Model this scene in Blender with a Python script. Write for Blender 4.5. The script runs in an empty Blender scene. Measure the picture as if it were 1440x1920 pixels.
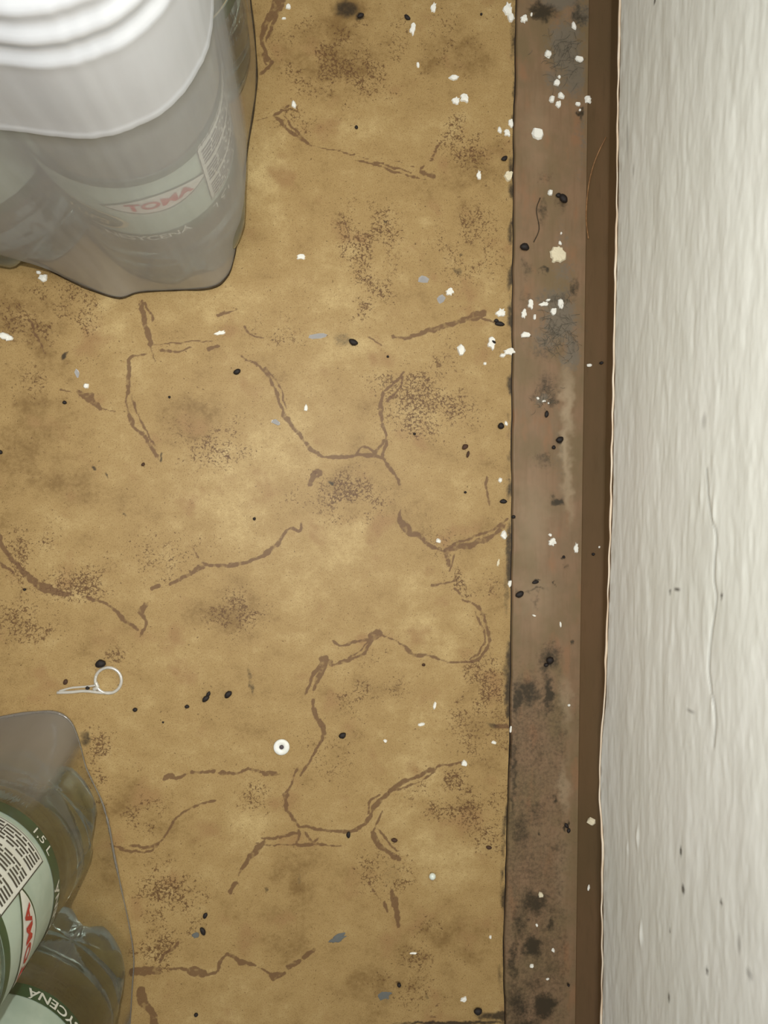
import bpy, bmesh, math, random
import numpy as np
from mathutils import Vector, Matrix

# ------------------------------------------------------------------ camera, world, lights, exposure
sc = bpy.context.scene
C = sc.collection
H = 0.46                      # phone held 46 cm above the floor
F = 1440.0                    # focal length in photo pixels
NX, NY = 580.0, 960.0         # pixel straight below the phone
TILT = math.atan((720.0 - NX) / F)
cam_d = bpy.data.cameras.new('phone_camera')
cam_d.sensor_fit = 'HORIZONTAL'; cam_d.sensor_width = 36.0; cam_d.lens = 36.0 * F / 1440.0
cam_d.clip_start = 0.01
cam = bpy.data.objects.new('phone_camera', cam_d); C.objects.link(cam)
cam.location = (0, 0, H); cam.rotation_euler = (0, -TILT, 0)
sc.camera = cam

w = bpy.data.worlds.new('room_ambient'); sc.world = w; w.use_nodes = True
w.node_tree.nodes['Background'].inputs[0].default_value = (0.97, 0.985, 1.0, 1)
w.node_tree.nodes['Background'].inputs[1].default_value = 0.24

def lamp(name, kind, loc, energy, size, col, rot=(0, 0, 0)):
    d = bpy.data.lights.new(name, kind); d.energy = energy; d.color = col
    if kind == 'AREA': d.shape = 'DISK'; d.size = size
    else: d.shadow_soft_size = size
    o = bpy.data.objects.new(name, d); C.objects.link(o); o.location = loc; o.rotation_euler = rot
    return o
lamp('phone_flash', 'POINT', (-0.008, 0.046, H + 0.006), 5.3, 0.004, (1.0, 0.985, 0.95))
lamp('ceiling_lamp', 'AREA', (-0.05, 0.10, 2.4), 14.0, 0.4, (1.0, 0.97, 0.92))

sc.view_settings.view_transform = 'Standard'
sc.view_settings.look = 'None'
sc.view_settings.gamma = 1.0
sc.view_settings.use_curve_mapping = False
sc.view_settings.exposure = 0.0

# ------------------------------------------------------------------ helpers
CT, ST = math.cos(TILT), math.sin(TILT)
def ray(px, py):
    x = (px - 720.0) / F; y = -(py - 960.0) / F; z = -1.0
    # rotation about Y by -TILT
    return np.array([x * CT - z * ST, y, x * ST + z * CT])
def P(px, py, z=0.0):
    r = ray(px, py); t = (H - z) / (-r[2])
    return r[0] * t, r[1] * t
MM = H / F                    # metres per photo pixel on the floor, about 0.32 mm

def srgb(r, g, b):
    f = lambda c: (c / 255 / 12.92) if c <= 10 else ((c / 255 + 0.055) / 1.055) ** 2.4
    return (f(r), f(g), f(b), 1.0)

def tag(o, label=None, cat=None, group=None, kind=None):
    if label: o['label'] = label
    if cat: o['category'] = cat
    if group: o['group'] = group
    if kind: o['kind'] = kind
    return o
def link(name, me, mat=None, parent=None):
    o = bpy.data.objects.new(name, me); C.objects.link(o)
    if mat and not me.materials: me.materials.append(mat)
    if parent: o.parent = parent
    return o
def smooth(me):
    me.polygons.foreach_set('use_smooth', np.ones(len(me.polygons), dtype=bool)); return me
def mesh(name, v, f, sm=True):
    me = bpy.data.meshes.new(name); me.from_pydata([tuple(p) for p in v], [], [tuple(q) for q in f]); me.update()
    if sm: smooth(me)
    return me

class Grid2:                  # smooth value noise, deterministic
    def __init__(s, seed): s.t = np.random.RandomState(seed).rand(256, 256)
    def __call__(s, x, y):
        xi = np.floor(x).astype(int); yi = np.floor(y).astype(int)
        fx = x - xi; fy = y - yi
        fx = fx * fx * (3 - 2 * fx); fy = fy * fy * (3 - 2 * fy)
        a = s.t[yi % 256, xi % 256]; b = s.t[yi % 256, (xi + 1) % 256]
        c = s.t[(yi + 1) % 256, xi % 256]; d = s.t[(yi + 1) % 256, (xi + 1) % 256]
        return (a * (1 - fx) + b * fx) * (1 - fy) + (c * (1 - fx) + d * fx) * fy
def fbm(seed, x, y, oct=4):
    v = 0; a = 1; tot = 0
    for k in range(oct):
        v = v + a * Grid2(seed + k)(x * 2 ** k + 7.3 * k, y * 2 ** k + 3.1 * k); tot += a; a *= 0.5
    return v / tot

def grid_mesh(name, X, Y, Z, flip=False):
    ny, nx = X.shape
    me = bpy.data.meshes.new(name)
    co = np.stack([X, Y, Z], -1).reshape(-1).astype(np.float32)
    me.vertices.add(nx * ny); me.vertices.foreach_set('co', co)
    i = np.arange(ny - 1)[:, None] * nx + np.arange(nx - 1)[None, :]
    q = np.stack([i, i + 1, i + nx + 1, i + nx], -1).reshape(-1, 4)
    if flip: q = q[:, ::-1]
    n = len(q)
    me.loops.add(4 * n); me.loops.foreach_set('vertex_index', q.reshape(-1).astype(np.int32))
    me.polygons.add(n); me.polygons.foreach_set('loop_start', (np.arange(n) * 4).astype(np.int32))
    me.update(calc_edges=True); me.validate()
    return smooth(me)
def attr(me, name, ch):
    a = me.attributes.new(name, 'FLOAT_COLOR', 'POINT')
    ch = [np.clip(c, 0, 1).reshape(-1) for c in ch]
    while len(ch) < 4: ch.append(np.ones_like(ch[0]))
    a.data.foreach_set('color', np.stack(ch, -1).reshape(-1).astype(np.float32))

def sstep(a, b, x):
    t = np.clip((x - a) / (b - a), 0, 1); return t * t * (3 - 2 * t)
def stamp_line(A, PX, PY, pts, widths, strength=1.0, soft=1.6):
    """max-blend a tapered polyline into A; PX, PY are the print coordinates of the vertices"""
    ys = PY[:, PY.shape[1] // 2]
    for k in range(len(pts) - 1):
        (x0, y0), (x1, y1) = pts[k], pts[k + 1]; w0, w1 = widths[k], widths[k + 1]
        m = max(w0, w1) + 6
        r = np.where((ys > min(y0, y1) - m) & (ys < max(y0, y1) + m))[0]
        if not len(r): continue
        xs = PX[r[len(r) // 2]]
        c = np.where((xs > min(x0, x1) - m - 4) & (xs < max(x0, x1) + m + 4))[0]
        if not len(c): continue
        sl = (slice(r[0], r[-1] + 1), slice(c[0], c[-1] + 1))
        x = PX[sl]; y = PY[sl]
        dx, dy = x1 - x0, y1 - y0; L = dx * dx + dy * dy + 1e-9
        t = np.clip(((x - x0) * dx + (y - y0) * dy) / L, 0, 1)
        d = np.hypot(x - x0 - t * dx, y - y0 - t * dy)
        hw = (w0 + (w1 - w0) * t) / 2
        A[sl] = np.maximum(A[sl], strength * sstep(hw + soft, hw - soft, d))
def spline(pts, n=6):
    if len(pts) < 3: return pts
    out = []
    p = [np.array(q, float) for q in pts]; p = [2 * p[0] - p[1]] + p + [2 * p[-1] - p[-2]]
    for i in range(1, len(p) - 2):
        for k in range(n):
            t = k / n
            out.append(tuple(0.5 * ((2 * p[i]) + (-p[i-1] + p[i+1]) * t + (2*p[i-1] - 5*p[i] + 4*p[i+1] - p[i+2]) * t*t + (-p[i-1] + 3*p[i] - 3*p[i+1] + p[i+2]) * t**3)))
    out.append(tuple(p[-2])); return out
def stamp_blob(A, PX, PY, x, y, rx, ry, s=1.0, rot=0.0, hard=0.0, add=False):
    c, n = math.cos(rot), math.sin(rot)
    dx, dy = PX - x, PY - y
    d = np.hypot((dx * c + dy * n) / rx, (-dx * n + dy * c) / ry)
    v = s * sstep(1.0, hard, d)
    if add: A += v
    else: np.maximum(A, v, out=A)

# ---- material helpers
class NT:
    def __init__(s, name):
        s.m = bpy.data.materials.new(name); s.m.use_nodes = True; s.t = s.m.node_tree
        s.b = s.t.nodes['Principled BSDF']; s.out = s.t.nodes['Material Output']
    def n(s, typ, **kw):
        o = s.t.nodes.new(typ)
        for k, v in kw.items(): setattr(o, k, v)
        return o
    def l(s, a, b): s.t.links.new(a, b)
    def attr(s, name):
        a = s.n('ShaderNodeAttribute'); a.attribute_name = name
        x = s.n('ShaderNodeSeparateColor'); s.l(a.outputs['Color'], x.inputs[0])
        return x.outputs[0], x.outputs[1], x.outputs[2]
    def noise(s, scale, detail=3, rough=0.55, stretch=None, dist=0.0):
        tc = s.n('ShaderNodeTexCoord'); src = tc.outputs['Object']
        if stretch:
            mp = s.n('ShaderNodeMapping'); mp.inputs['Scale'].default_value = stretch; s.l(src, mp.inputs[0]); src = mp.outputs[0]
        o = s.n('ShaderNodeTexNoise'); o.inputs['Scale'].default_value = scale; o.inputs['Detail'].default_value = detail
        o.inputs['Roughness'].default_value = rough; o.inputs['Distortion'].default_value = dist
        s.l(src, o.inputs['Vector']); return o.outputs[0]
    def math(s, op, a, b=None, c=None, clamp=False):
        o = s.n('ShaderNodeMath', operation=op); o.use_clamp = clamp
        for i, v in enumerate((a, b, c)):
            if v is None: continue
            if isinstance(v, (int, float)): o.inputs[i].default_value = v
            else: s.l(v, o.inputs[i])
        return o.outputs[0]
    def ss(s, v, a, b):
        o = s.n('ShaderNodeMapRange', interpolation_type='SMOOTHSTEP')
        for i, q in ((0, v), (1, a), (2, b)):
            if isinstance(q, (int, float)): o.inputs[i].default_value = q
            else: s.l(q, o.inputs[i])
        return o.outputs[0]
    def mix(s, f, a, b, mode='MIX'):
        o = s.n('ShaderNodeMix', data_type='RGBA', blend_type=mode)
        for i, v in ((0, f), (6, a), (7, b)):
            if isinstance(v, (int, float)): o.inputs[i].default_value = v
            elif isinstance(v, tuple): o.inputs[i].default_value = v
            else: s.l(v, o.inputs[i])
        return o.outputs[2]
    def bump(s, h, strength, dist):
        o = s.n('ShaderNodeBump'); o.inputs['Strength'].default_value = strength; o.inputs['Distance'].default_value = dist
        s.l(h, o.inputs['Height']); s.l(o.outputs[0], s.b.inputs['Normal'])
    def base(s, c, rough=0.6, spec=0.3):
        if isinstance(c, tuple): s.b.inputs['Base Color'].default_value = c
        else: s.l(c, s.b.inputs['Base Color'])
        s.b.inputs['Roughness'].default_value = rough
        s.b.inputs['Specular IOR Level'].default_value = spec
        return s.m
def noisy(name, c1, c2, scale, rough=0.6, spec=0.3, bump=0.0, bd=0.0002):
    m = NT(name); n = m.noise(scale)
    m.base(m.mix(m.ss(n, 0.35, 0.65), c1, c2), rough, spec)
    if bump: m.bump(n, bump, bd)
    return m.m

# ------------------------------------------------------------------ layout lines (traced on the floor)
def interp(tbl, y):
    ys = [p[1] for p in tbl]; xs = [p[0] for p in tbl]
    return np.interp(y, ys, xs)
EDGE = [(966, -200), (966, 0), (962, 250), (961, 400), (958, 800), (957, 1200), (953, 1450), (949, 1600), (946, 1700), (942, 1780), (944, 1880), (946, 1920), (944, 2100)]
# foot of the skirting: straight line on the floor
FX0, FY0 = P(1103, 0); FX1, FY1 = P(1077, 1920)
def foot_x(y): return FX0 + (FX1 - FX0) * (FY0 - y) / (FY0 - FY1)
SK = 0.0170                   # skirting: a slanted wooden fillet, 17 mm deep and high
def wall_hit(px, py, off=0.0):
    """pixel to (y, z) on the plane of the wall, which stands SK behind the foot line"""
    r = ray(px, py); k = (FX1 - FX0) / (FY0 - FY1)
    # x = FX0 + k*(FY0 - y) + off
    t = (FX0 + k * FY0 + off) / (r[0] + k * r[1])
    return r[1] * t, H + r[2] * t
def skirt_hit(px, py):
    """pixel to a point on the slanted face x = foot + z"""
    r = ray(px, py); k = (FX1 - FX0) / (FY0 - FY1)
    t = (FX0 + k * FY0 + H) / (r[0] + k * r[1] - r[2])
    return r[0] * t, r[1] * t, H + r[2] * t

WEDGE = [(1166, -200), (1166, 0), (1162, 200), (1160, 400), (1156, 600), (1152, 800), (1149, 950), (1145, 1080), (1141, 1200), (1138, 1300), (1131, 1380), (1128, 1450), (1128, 1500), (1131, 1540), (1134, 1580), (1132, 1700), (1133, 1800), (1131, 1920), (1131, 2100)]
SK = min(skirt_hit(a, b)[2] for a, b in WEDGE) - .0004
STRIP_Z = 0.0006

# ------------------------------------------------------------------ floor: printed vinyl
VEINS = [  # (points, width) in photo pixels, a width may be a pair
 ([(522,-10),(515,15),(500,42),(491,75)],(14,9)),([(535,-5),(518,30),(500,78)],(7,4)),([(491,75),(500,105),(512,118),(500,132),(488,139)],(6,6)),([(491,100),(503,122)],(3,3)),
 ([(511,218),(528,206),(541,196)],(6,4)),([(511,218),(545,245),(582,276)],(7,4)),([(530,215),(558,246),(583,276)],(4,3)),([(478,226),(511,218)],(2,2)),([(585,274),(640,284),(690,298)],(2,3)),
 ([(662,300),(700,308),(740,322),(780,331),(806,336)],(4,6)),([(690,291),(740,299),(770,308),(792,324)],(3,4)),([(700,303),(735,312),(770,324)],(5,5)),([(752,296),(770,305),(780,313)],(3,3)),
 ([(786,318),(806,300),(820,275),(838,252),(852,232),(860,205)],(5,5)),([(812,330),(818,302),(825,280)],(3,3)),([(806,336),(850,322),(880,326),(938,320)],(3,3)),([(790,322),(812,330)],(8,7)),
 ([(266,562),(268,590),(275,622),(283,648)],(7,10)),([(272,566),(286,600)],(3,4)),([(283,648),(330,643),(402,637)],(3,2)),([(300,657),(328,660),(360,652)],(4,4)),([(283,650),(292,676)],(3,2)),
 ([(278,664),(250,668),(242,682),(243,700),(240,730)],(4,8)),([(240,730),(238,762),(252,800),(275,825),(300,862)],(6,5)),([(247,742),(258,780),(272,806),(290,835)],(4,4)),
 ([(113,730),(135,736)],(4,2)),([(146,736),(165,744)],(7,14)),([(165,744),(187,767)],(15,6)),([(187,767),(215,770)],(2,2)),([(390,655),(407,649)],(9,7)),([(456,612),(475,628),(496,633)],(3,3)),([(410,592),(442,580)],(5,2)),
 ([(448,667),(478,682),(503,702),(517,735),(532,775),(555,808),(580,840),(606,857)],(4,7)),([(495,688),(520,715),(537,765)],(4,3)),([(505,712),(522,748),(530,768)],(3,3)),([(606,857),(640,858),(680,853),(718,860)],(5,6)),
 ([(667,851),(678,838),(692,840),(704,854)],(4,4)),([(717,858),(723,825),(715,780),(713,752),(725,732),(748,712),(758,698)],(6,4)),([(722,752),(746,735),(757,705)],(4,3)),([(703,850),(718,825)],(7,5)),([(716,856),(735,885),(752,908)],(5,7)),
 ([(752,953),(751,975),(770,1000)],(4,12)),([(746,970),(760,995),(785,1003),(803,1022),(832,1032)],(7,6)),([(770,1000),(790,1008)],(7,4)),([(832,1032),(862,1026),(895,1018),(925,1004),(948,984)],(9,6)),([(850,1020),(890,1006),(930,990),(952,972)],(4,4)),([(850,1030),(900,1012)],(6,4)),([(838,1038),(842,1062)],(6,4)),([(852,1040),(845,1072)],(4,3)),
 ([(735,630),(755,633),(790,626),(830,612),(870,600),(905,590)],(4,10)),([(890,590),(905,586)],(14,14)),([(905,596),(928,602)],(4,2)),([(690,634),(722,650)],(3,2)),([(758,636),(800,625)],(4,4)),
 ([(566,978),(560,997),(545,990),(530,1005),(515,1025),(482,1045),(440,1060),(400,1060),(380,1054)],(4,7)),([(505,1030),(470,1050),(430,1056)],(4,3)),([(379,1062),(358,1074)],(9,8)),([(358,1074),(318,1095)],(6,7)),([(296,1099),(283,1105)],(8,6)),([(372,1045),(360,1020)],(3,2)),
 ([(-5,1000),(15,1040),(40,1070),(70,1100),(105,1110),(135,1117)],(6,9)),([(-5,1052),(25,1076)],(7,4)),([(30,1058),(68,1090),(100,1098)],(5,6)),([(163,1122),(190,1128),(215,1145),(240,1168),(260,1183)],(5,6)),([(277,1130),(264,1148),(274,1168),(264,1194)],(8,5)),([(80,1096),(120,1112)],(5,5)),
 ([(622,1200),(640,1212),(660,1203),(692,1199)],(4,5)),([(700,1194),(712,1188)],(12,9)),([(700,1190),(692,1212),(675,1230),(650,1240),(618,1246)],(5,4)),([(695,1200),(672,1222),(652,1238)],(3,3)),([(613,1232),(600,1250),(585,1270),(574,1302)],(11,4)),([(611,1245),(598,1270),(590,1292)],(6,6)),([(606,1236),(620,1240)],(12,9)),
 ([(590,1310),(587,1335),(600,1358),(607,1380),(590,1410),(563,1456)],(5,5)),([(600,1350),(609,1374)],(5,6)),([(590,1330),(600,1360)],(6,6)),([(716,1190),(745,1203)],(3,3)),([(745,1203),(760,1211),(775,1226),(800,1228),(825,1235),(850,1242),(885,1240),(908,1226),(916,1205),(912,1170),(898,1140),(866,1124)],(5,5)),([(893,1146),(908,1190),(899,1222),(880,1236)],(4,4)),([(752,1204),(768,1225),(795,1231)],(3,4)),([(855,1105),(868,1118)],(4,3)),([(810,1097),(852,1090)],(4,3)),
 ([(557,1440),(545,1470),(533,1492)],(5,4)),([(538,1488),(534,1505),(548,1530),(560,1549)],(6,6)),([(560,1549),(600,1555),(640,1560),(670,1555),(690,1540),(701,1515),(725,1490),(750,1470),(790,1452),(818,1438)],(6,7)),([(690,1525),(696,1500),(710,1490)],(4,4)),([(735,1485),(785,1467),(815,1446)],(5,4)),([(818,1438),(872,1429)],(4,3)),([(716,1520),(706,1545),(699,1562)],(4,3)),([(612,1557),(655,1562)],(6,6)),
 ([(698,1563),(713,1585),(735,1602),(751,1614)],(9,7)),([(708,1556),(745,1598)],(4,3)),([(572,1562),(586,1580),(597,1573)],(5,4)),([(560,1556),(560,1585),(602,1582)],(5,4)),([(492,1572),(520,1570),(560,1560)],(5,4)),([(480,1583),(560,1583),(640,1585)],(3,3)),
 ([(496,1578),(470,1605)],(5,9)),([(470,1605),(448,1640)],(9,3)),([(443,1654),(430,1672)],(9,7)),([(310,1458),(322,1456)],(12,11)),([(325,1459),(352,1452)],(6,3)),([(360,1449),(402,1445)],(7,5)),([(410,1449),(445,1448),(465,1441),(492,1447),(522,1452)],(5,5)),([(495,1450),(515,1452)],(7,7)),
 ([(205,1585),(245,1596),(272,1598),(295,1585),(315,1560),(335,1530),(370,1512),(405,1499)],(4,4)),([(243,1587),(270,1588),(297,1582)],(5,8)),([(252,1822),(298,1819)],(16,14)),([(318,1818),(358,1817)],(4,4)),([(360,1820),(380,1825)],(15,13)),([(380,1827),(406,1823),(411,1802),(424,1790),(450,1800),(480,1810)],(5,6)),([(452,1803),(474,1808)],(9,6)),([(485,1815),(512,1829)],(4,4)),([(512,1830),(534,1824)],(13,8)),([(541,1812),(560,1803)],(10,8)),([(570,1795),(588,1780)],(9,7)),
 ([(300,1803),(310,1787),(328,1778),(333,1765)],(5,4)),([(263,1855),(268,1880),(285,1900),(291,1930)],(14,11)),([(803,1930),(820,1890),(832,1872)],(10,8)),([(832,1872),(848,1858),(866,1864)],(7,7)),([(870,1876),(925,1880),(945,1890)],(3,5)),
 ([(736,1672),(741,1695)],(6,14)),([(741,1695),(746,1738)],(12,4)),([(722,1690),(728,1715)],(4,3)),([(690,1655),(702,1675)],(3,3)),([(600,885),(588,892),(580,910)],(12,8)),([(795,1800),(835,1808)],(5,4)),([(848,1820),(846,1832)],(4,4)),
 ([(912,895),(914,925),(918,948)],(5,3)),([(930,1360),(952,1362)],(7,8)),([(200,655),(120,680)],(0,0)),([(640,395),(655,450),(640,480)],(2,2)),([(55,600),(85,660)],(4,3)),
]
SPECKS = [(690,450,70,100,.7),(680,545,50,60,.8),(800,740,110,95,.9),(770,790,80,60,.6),(640,930,95,55,.9),(100,590,120,70,.8),(60,1040,70,70,.8),(150,1090,70,35,1),(440,1150,65,60,.8),
 (860,1490,100,75,1),(320,1690,75,85,1),(300,1780,60,45,.9),(900,1330,65,130,.9),(880,270,60,70,.8),(640,120,150,100,.7),(580,60,80,60,.6),(820,80,120,80,.6),(400,830,100,70,.6),(700,1290,110,70,.5),(715,1630,60,50,.8),
 (810,1770,70,60,.7),(180,1440,35,80,1),(235,1215,30,25,1),(880,1100,70,35,.9),(270,1525,50,45,.7),(480,1500,50,40,.6),(850,1020,90,45,.4),(60,720,80,50,.5),(150,640,60,50,.6),(300,1050,140,60,.4),(620,1420,120,80,.3),(880,420,90,140,.5),(500,620,80,60,.5),(760,1860,90,60,.4),(50,1160,90,60,.6),(560,220,60,60,.5),(900,1560,60,70,.5)]
LIGHT = [(505,290,60,150,.9),(530,420,60,60,.9),(600,570,140,60,.6),(630,650,150,60,.6),(190,620,90,70,.7),(540,800,190,120,.5),(620,1020,190,70,.6),(830,1190,90,60,.6),(420,920,120,120,.5),(380,1230,200,50,.5),(860,930,110,80,.5),(600,480,120,80,.4),(820,1620,110,70,.5),(480,1560,90,70,.4),(640,1100,260,60,.4),(790,1390,100,60,.2),(420,580,70,50,.5),(760,240,120,60,.3),(240,700,50,60,.5)]
DARK = [(650,25,60,45,1.),(610,110,170,120,.6),(60,830,110,130,.6),(130,930,120,60,.5),(390,800,100,60,.6),(240,1500,70,50,.8),(700,1290,120,80,.6),(840,1730,130,90,.6),(540,1760,120,90,.3),(330,1370,160,60,.3),(860,1790,80,60,.5),(430,1150,90,70,.5),(820,100,130,130,.5),(900,1400,70,200,.5),(640,930,80,60,.5),(700,1830,100,80,.5),(330,1170,110,60,.3),(860,760,70,60,.4),(40,600,90,90,.5),(560,1650,90,70,.3),(910,300,60,60,.5),(300,1880,120,60,.4)]
STAINS = [(650,17,35,22,.8,0),(676,32,14,10,.9,0),(640,636,26,20,.5,0),(122,668,6,15,.9,.5),(857,508,14,8,.55,.6),(864,478,6,5,.6,0),(622,905,11,5,.8,.5),(467,1262,7,22,.5,-.2),(472,1290,6,22,.6,-.2),(302,858,4,14,.8,.1),(199,892,4,10,.8,-.5),(177,878,5,4,.8,0),(723,417,6,6,.7,0),(956,1300,16,40,.9,0),(950,1260,10,30,.6,0),(960,1490,8,120,.6,0),(956,1800,20,110,.7,0),(940,1905,70,12,.85,0),(850,1917,160,5,.9,0),(955,1020,10,60,.8,0),(950,1110,8,70,.5,0),(962,620,12,60,.4,0),(966,60,12,120,.5,0),(966,330,10,50,.7,0),(748,1845,6,7,.7,0),(800,1868,5,6,.5,0),(560,1648,6,16,.4,0),(500,1668,6,12,.6,.4),(477,973,4,4,.8,0),(234,964,4,4,.7,0),(160,1385,14,22,.7,0),(925,1360,20,8,.6,.3),(722,1868,28,24,.35,0),(735,1640,30,50,.3,0)]

xl = P(-70, 960)[0]; yt = P(720, -70)[1]; yb = P(720, 1990)[1]
step = 0.00064
ny = int((yt - yb) / step); yy = np.linspace(yt, yb, ny)
yy = np.concatenate([[yt + 0.9, yt + 0.3, yt + .05], yy, [yb - .05, yb - 0.3, yb - 0.7]])
def edge_x(y):                # cut edge of the vinyl in world metres
    py = 960 - y / MM
    px = interp(EDGE, py) + 1.2 * (Grid2(3)(py / 31.0, py * 0) - 0.5) * 2
    return np.array([P(a, b)[0] for a, b in zip(np.atleast_1d(px), np.atleast_1d(py))])
xr = edge_x(yy)
nx = int((xr.max() - xl) / step); u = np.concatenate([np.linspace(0, 1, nx)])
X = xl + u[None, :] * (xr[:, None] - xl); X = np.concatenate([X[:, :1] - 1.2, X[:, :1] - 0.3, X[:, :1] - .05, X], 1)
Y = np.repeat(yy[:, None], X.shape[1], 1)
# print coordinates of each vertex, in units of one photo pixel on the floor
def to_px(X, Y):
    # inverse of P at z = 0
    dx, dy, dz = X, Y, -H
    cx = dx * CT + dz * ST; cz = -dx * ST + dz * CT
    return 720 + F * cx / -cz, 960 - F * dy / -cz
PXX, PYY = to_px(X, Y)
n1 = Grid2(11); n2 = Grid2(12); n3 = Grid2(13); n4 = Grid2(14)
WX = PXX + 5 * (n1(PXX / 16, PYY / 16) - .5) + 2.6 * (n3(PXX / 5, PYY / 5) - .5)
WY = PYY + 5 * (n2(PXX / 16, PYY / 16) - .5) + 2.6 * (n4(PXX / 5, PYY / 5) - .5)
vein = np.zeros_like(X)
def ctrl(v): return [P2(a, b) for a, b in v]
for pts, wd in VEINS:
    if wd == (0, 0): continue
    sp = spline(pts); n = len(sp); wob = [0.82 + 0.36 * random.Random(len(pts) * 31 + int(pts[0][0]) + i // 3).random() for i in range(n)]
    ww = [1.22 * (wd[0] + (wd[1] - wd[0]) * i / max(1, n - 1)) * wob[i] * (1.0 if 0 < i < n - 1 or n == 2 else .6) for i in range(n)]
    stamp_line(vein, WX, WY, sp, ww, 1.0, 1.5)
vein *= 0.50 + 0.50 * sstep(.25, .62, fbm(21, PXX / 6, PYY / 6, 3))
speck = np.zeros_like(X) + .06; tone = np.full_like(X, .5); dirt = np.zeros_like(X)
BX = PXX + 60 * (fbm(31, PXX / 60, PYY / 60) - .5); BY = PYY + 60 * (fbm(32, PXX / 60, PYY / 60) - .5)
for x, y, rx, ry, s in SPECKS: stamp_blob(speck, BX, BY, x, y, rx * 1.4, ry * 1.4, .9 * s)
for x, y, rx, ry, s in LIGHT: stamp_blob(tone, BX, BY, x, y, rx * 1.2, ry * 1.2, .30 * s, add=True)
for x, y, rx, ry, s in DARK: stamp_blob(tone, BX, BY, x, y, rx * 1.2, ry * 1.2, -.36 * s, add=True)
DX = PXX + 10 * (fbm(33, PXX / 9, PYY / 9) - .5); DY = PYY + 10 * (fbm(34, PXX / 9, PYY / 9) - .5)
for x, y, rx, ry, s, r in STAINS: stamp_blob(dirt, DX, DY, x, y, rx * 1.15, ry * 1.15, s, rot=r, hard=.25)
eg = interp(EDGE, PYY) - PXX
dirt = np.maximum(dirt, sstep(16, 2, eg) * (.10 + .75 * sstep(.35, .7, fbm(45, PXX / 18, PYY / 40, 4))))
speck *= .15 + 1.25 * sstep(.28, .68, fbm(43, PXX / 34, PYY / 34, 4))
tone += .50 * (fbm(41, PXX / 110, PYY / 110, 5) - .5) + .34 * (fbm(42, PXX / 40, PYY / 26, 4) - .5)
Z = 0.0 * X
me = grid_mesh('vinyl_sheet', X, Y, Z, flip=True)
attr(me, 'print_a', [vein, tone, speck]); attr(me, 'print_b', [dirt, dirt, dirt])
m = NT('printed_vinyl')
v_, t_, s_ = m.attr('print_a'); d_, _, _ = m.attr('print_b')
fine = m.noise(420, 4, .7); mid = m.noise(90, 4, .6); grain = m.noise(1500, 2, .6); sp1 = m.noise(620, 3, .72)
tv = m.math('ADD', m.math('ADD', t_, m.math('MULTIPLY', m.math('SUBTRACT', mid, .5), .62)), m.math('MULTIPLY', m.math('SUBTRACT', fine, .5), .5))
col = m.mix(m.ss(tv, 0.05, 0.50), srgb(122, 96, 55), srgb(157, 130, 83))
col = m.mix(m.ss(tv, 0.45, 1.05), col, srgb(187, 163, 113))
col = m.mix(m.ss(m.noise(34, 3), .56, .72), col, srgb(148, 117, 75))
vor = m.n('ShaderNodeTexVoronoi', feature='DISTANCE_TO_EDGE'); vor.inputs['Scale'].default_value = 330
tcv = m.n('ShaderNodeTexCoord'); wv = m.n('ShaderNodeVectorMath', operation='ADD'); nzv = m.n('ShaderNodeTexNoise'); nzv.inputs['Scale'].default_value = 300
scv = m.n('ShaderNodeVectorMath', operation='SCALE'); scv.inputs['Scale'].default_value = .004
m.l(tcv.outputs['Object'], nzv.inputs['Vector']); m.l(nzv.outputs[1], scv.inputs[0]); m.l(tcv.outputs['Object'], wv.inputs[0]); m.l(scv.outputs[0], wv.inputs[1]); m.l(wv.outputs[0], vor.inputs['Vector'])
brk = m.ss(m.math('ADD', m.noise(240, 3, .6), m.math('MULTIPLY', s_, .26)), .60, .72)
worm = m.math('MULTIPLY', m.math('MULTIPLY', m.ss(vor.outputs['Distance'], .10, .03), brk), m.ss(s_, .02, .45))
col = m.mix(m.math('MULTIPLY', worm, .85), col, srgb(92, 64, 36))
thr = m.math('SUBTRACT', .675, m.math('MULTIPLY', m.math('POWER', s_, .6), .175))
col = m.mix(m.math('MULTIPLY', m.ss(m.math('SUBTRACT', sp1, thr), -.01, .04), .85), col, srgb(88, 62, 36))
col = m.mix(m.math('MULTIPLY', m.ss(grain, .50, .70), .5), col, srgb(110, 78, 40))
col = m.mix(m.math('MULTIPLY', m.ss(m.noise(850, 2, .7), .66, .74), .55), col, srgb(86, 60, 34))
vv = m.math('MULTIPLY', m.ss(m.math('ADD', v_, m.math('MULTIPLY', m.math('SUBTRACT', fine, .5), .5)), .22, .75), .80)
col = m.mix(vv, col, srgb(96, 68, 44))
dd = m.math('MULTIPLY', m.ss(m.math('ADD', d_, m.math('MULTIPLY', m.math('SUBTRACT', fine, .5), .8)), .18, .9), .92)
col = m.mix(dd, col, srgb(47, 38, 26))
m.base(col, .52, .25); m.bump(m.noise(300, 4), .10, .0004)
floor = link('floor', me, m.m); tag(floor, 'tan vinyl sheet floor printed with brown stone outlines', kind='structure')
# thickness of the sheet along its cut edge
v = []; f = []
for i, (x, y) in enumerate(zip(xr, yy)): v += [(x, y, 0), (x + .0001, y, -.003)]
for i in range(len(yy) - 1): f.append((2*i, 2*i+1, 2*i+3, 2*i+2))
link('cut_edge', mesh('cut_edge', v, f), noisy('vinyl_core', srgb(70, 58, 40), srgb(36, 30, 22), 300), floor)

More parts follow.
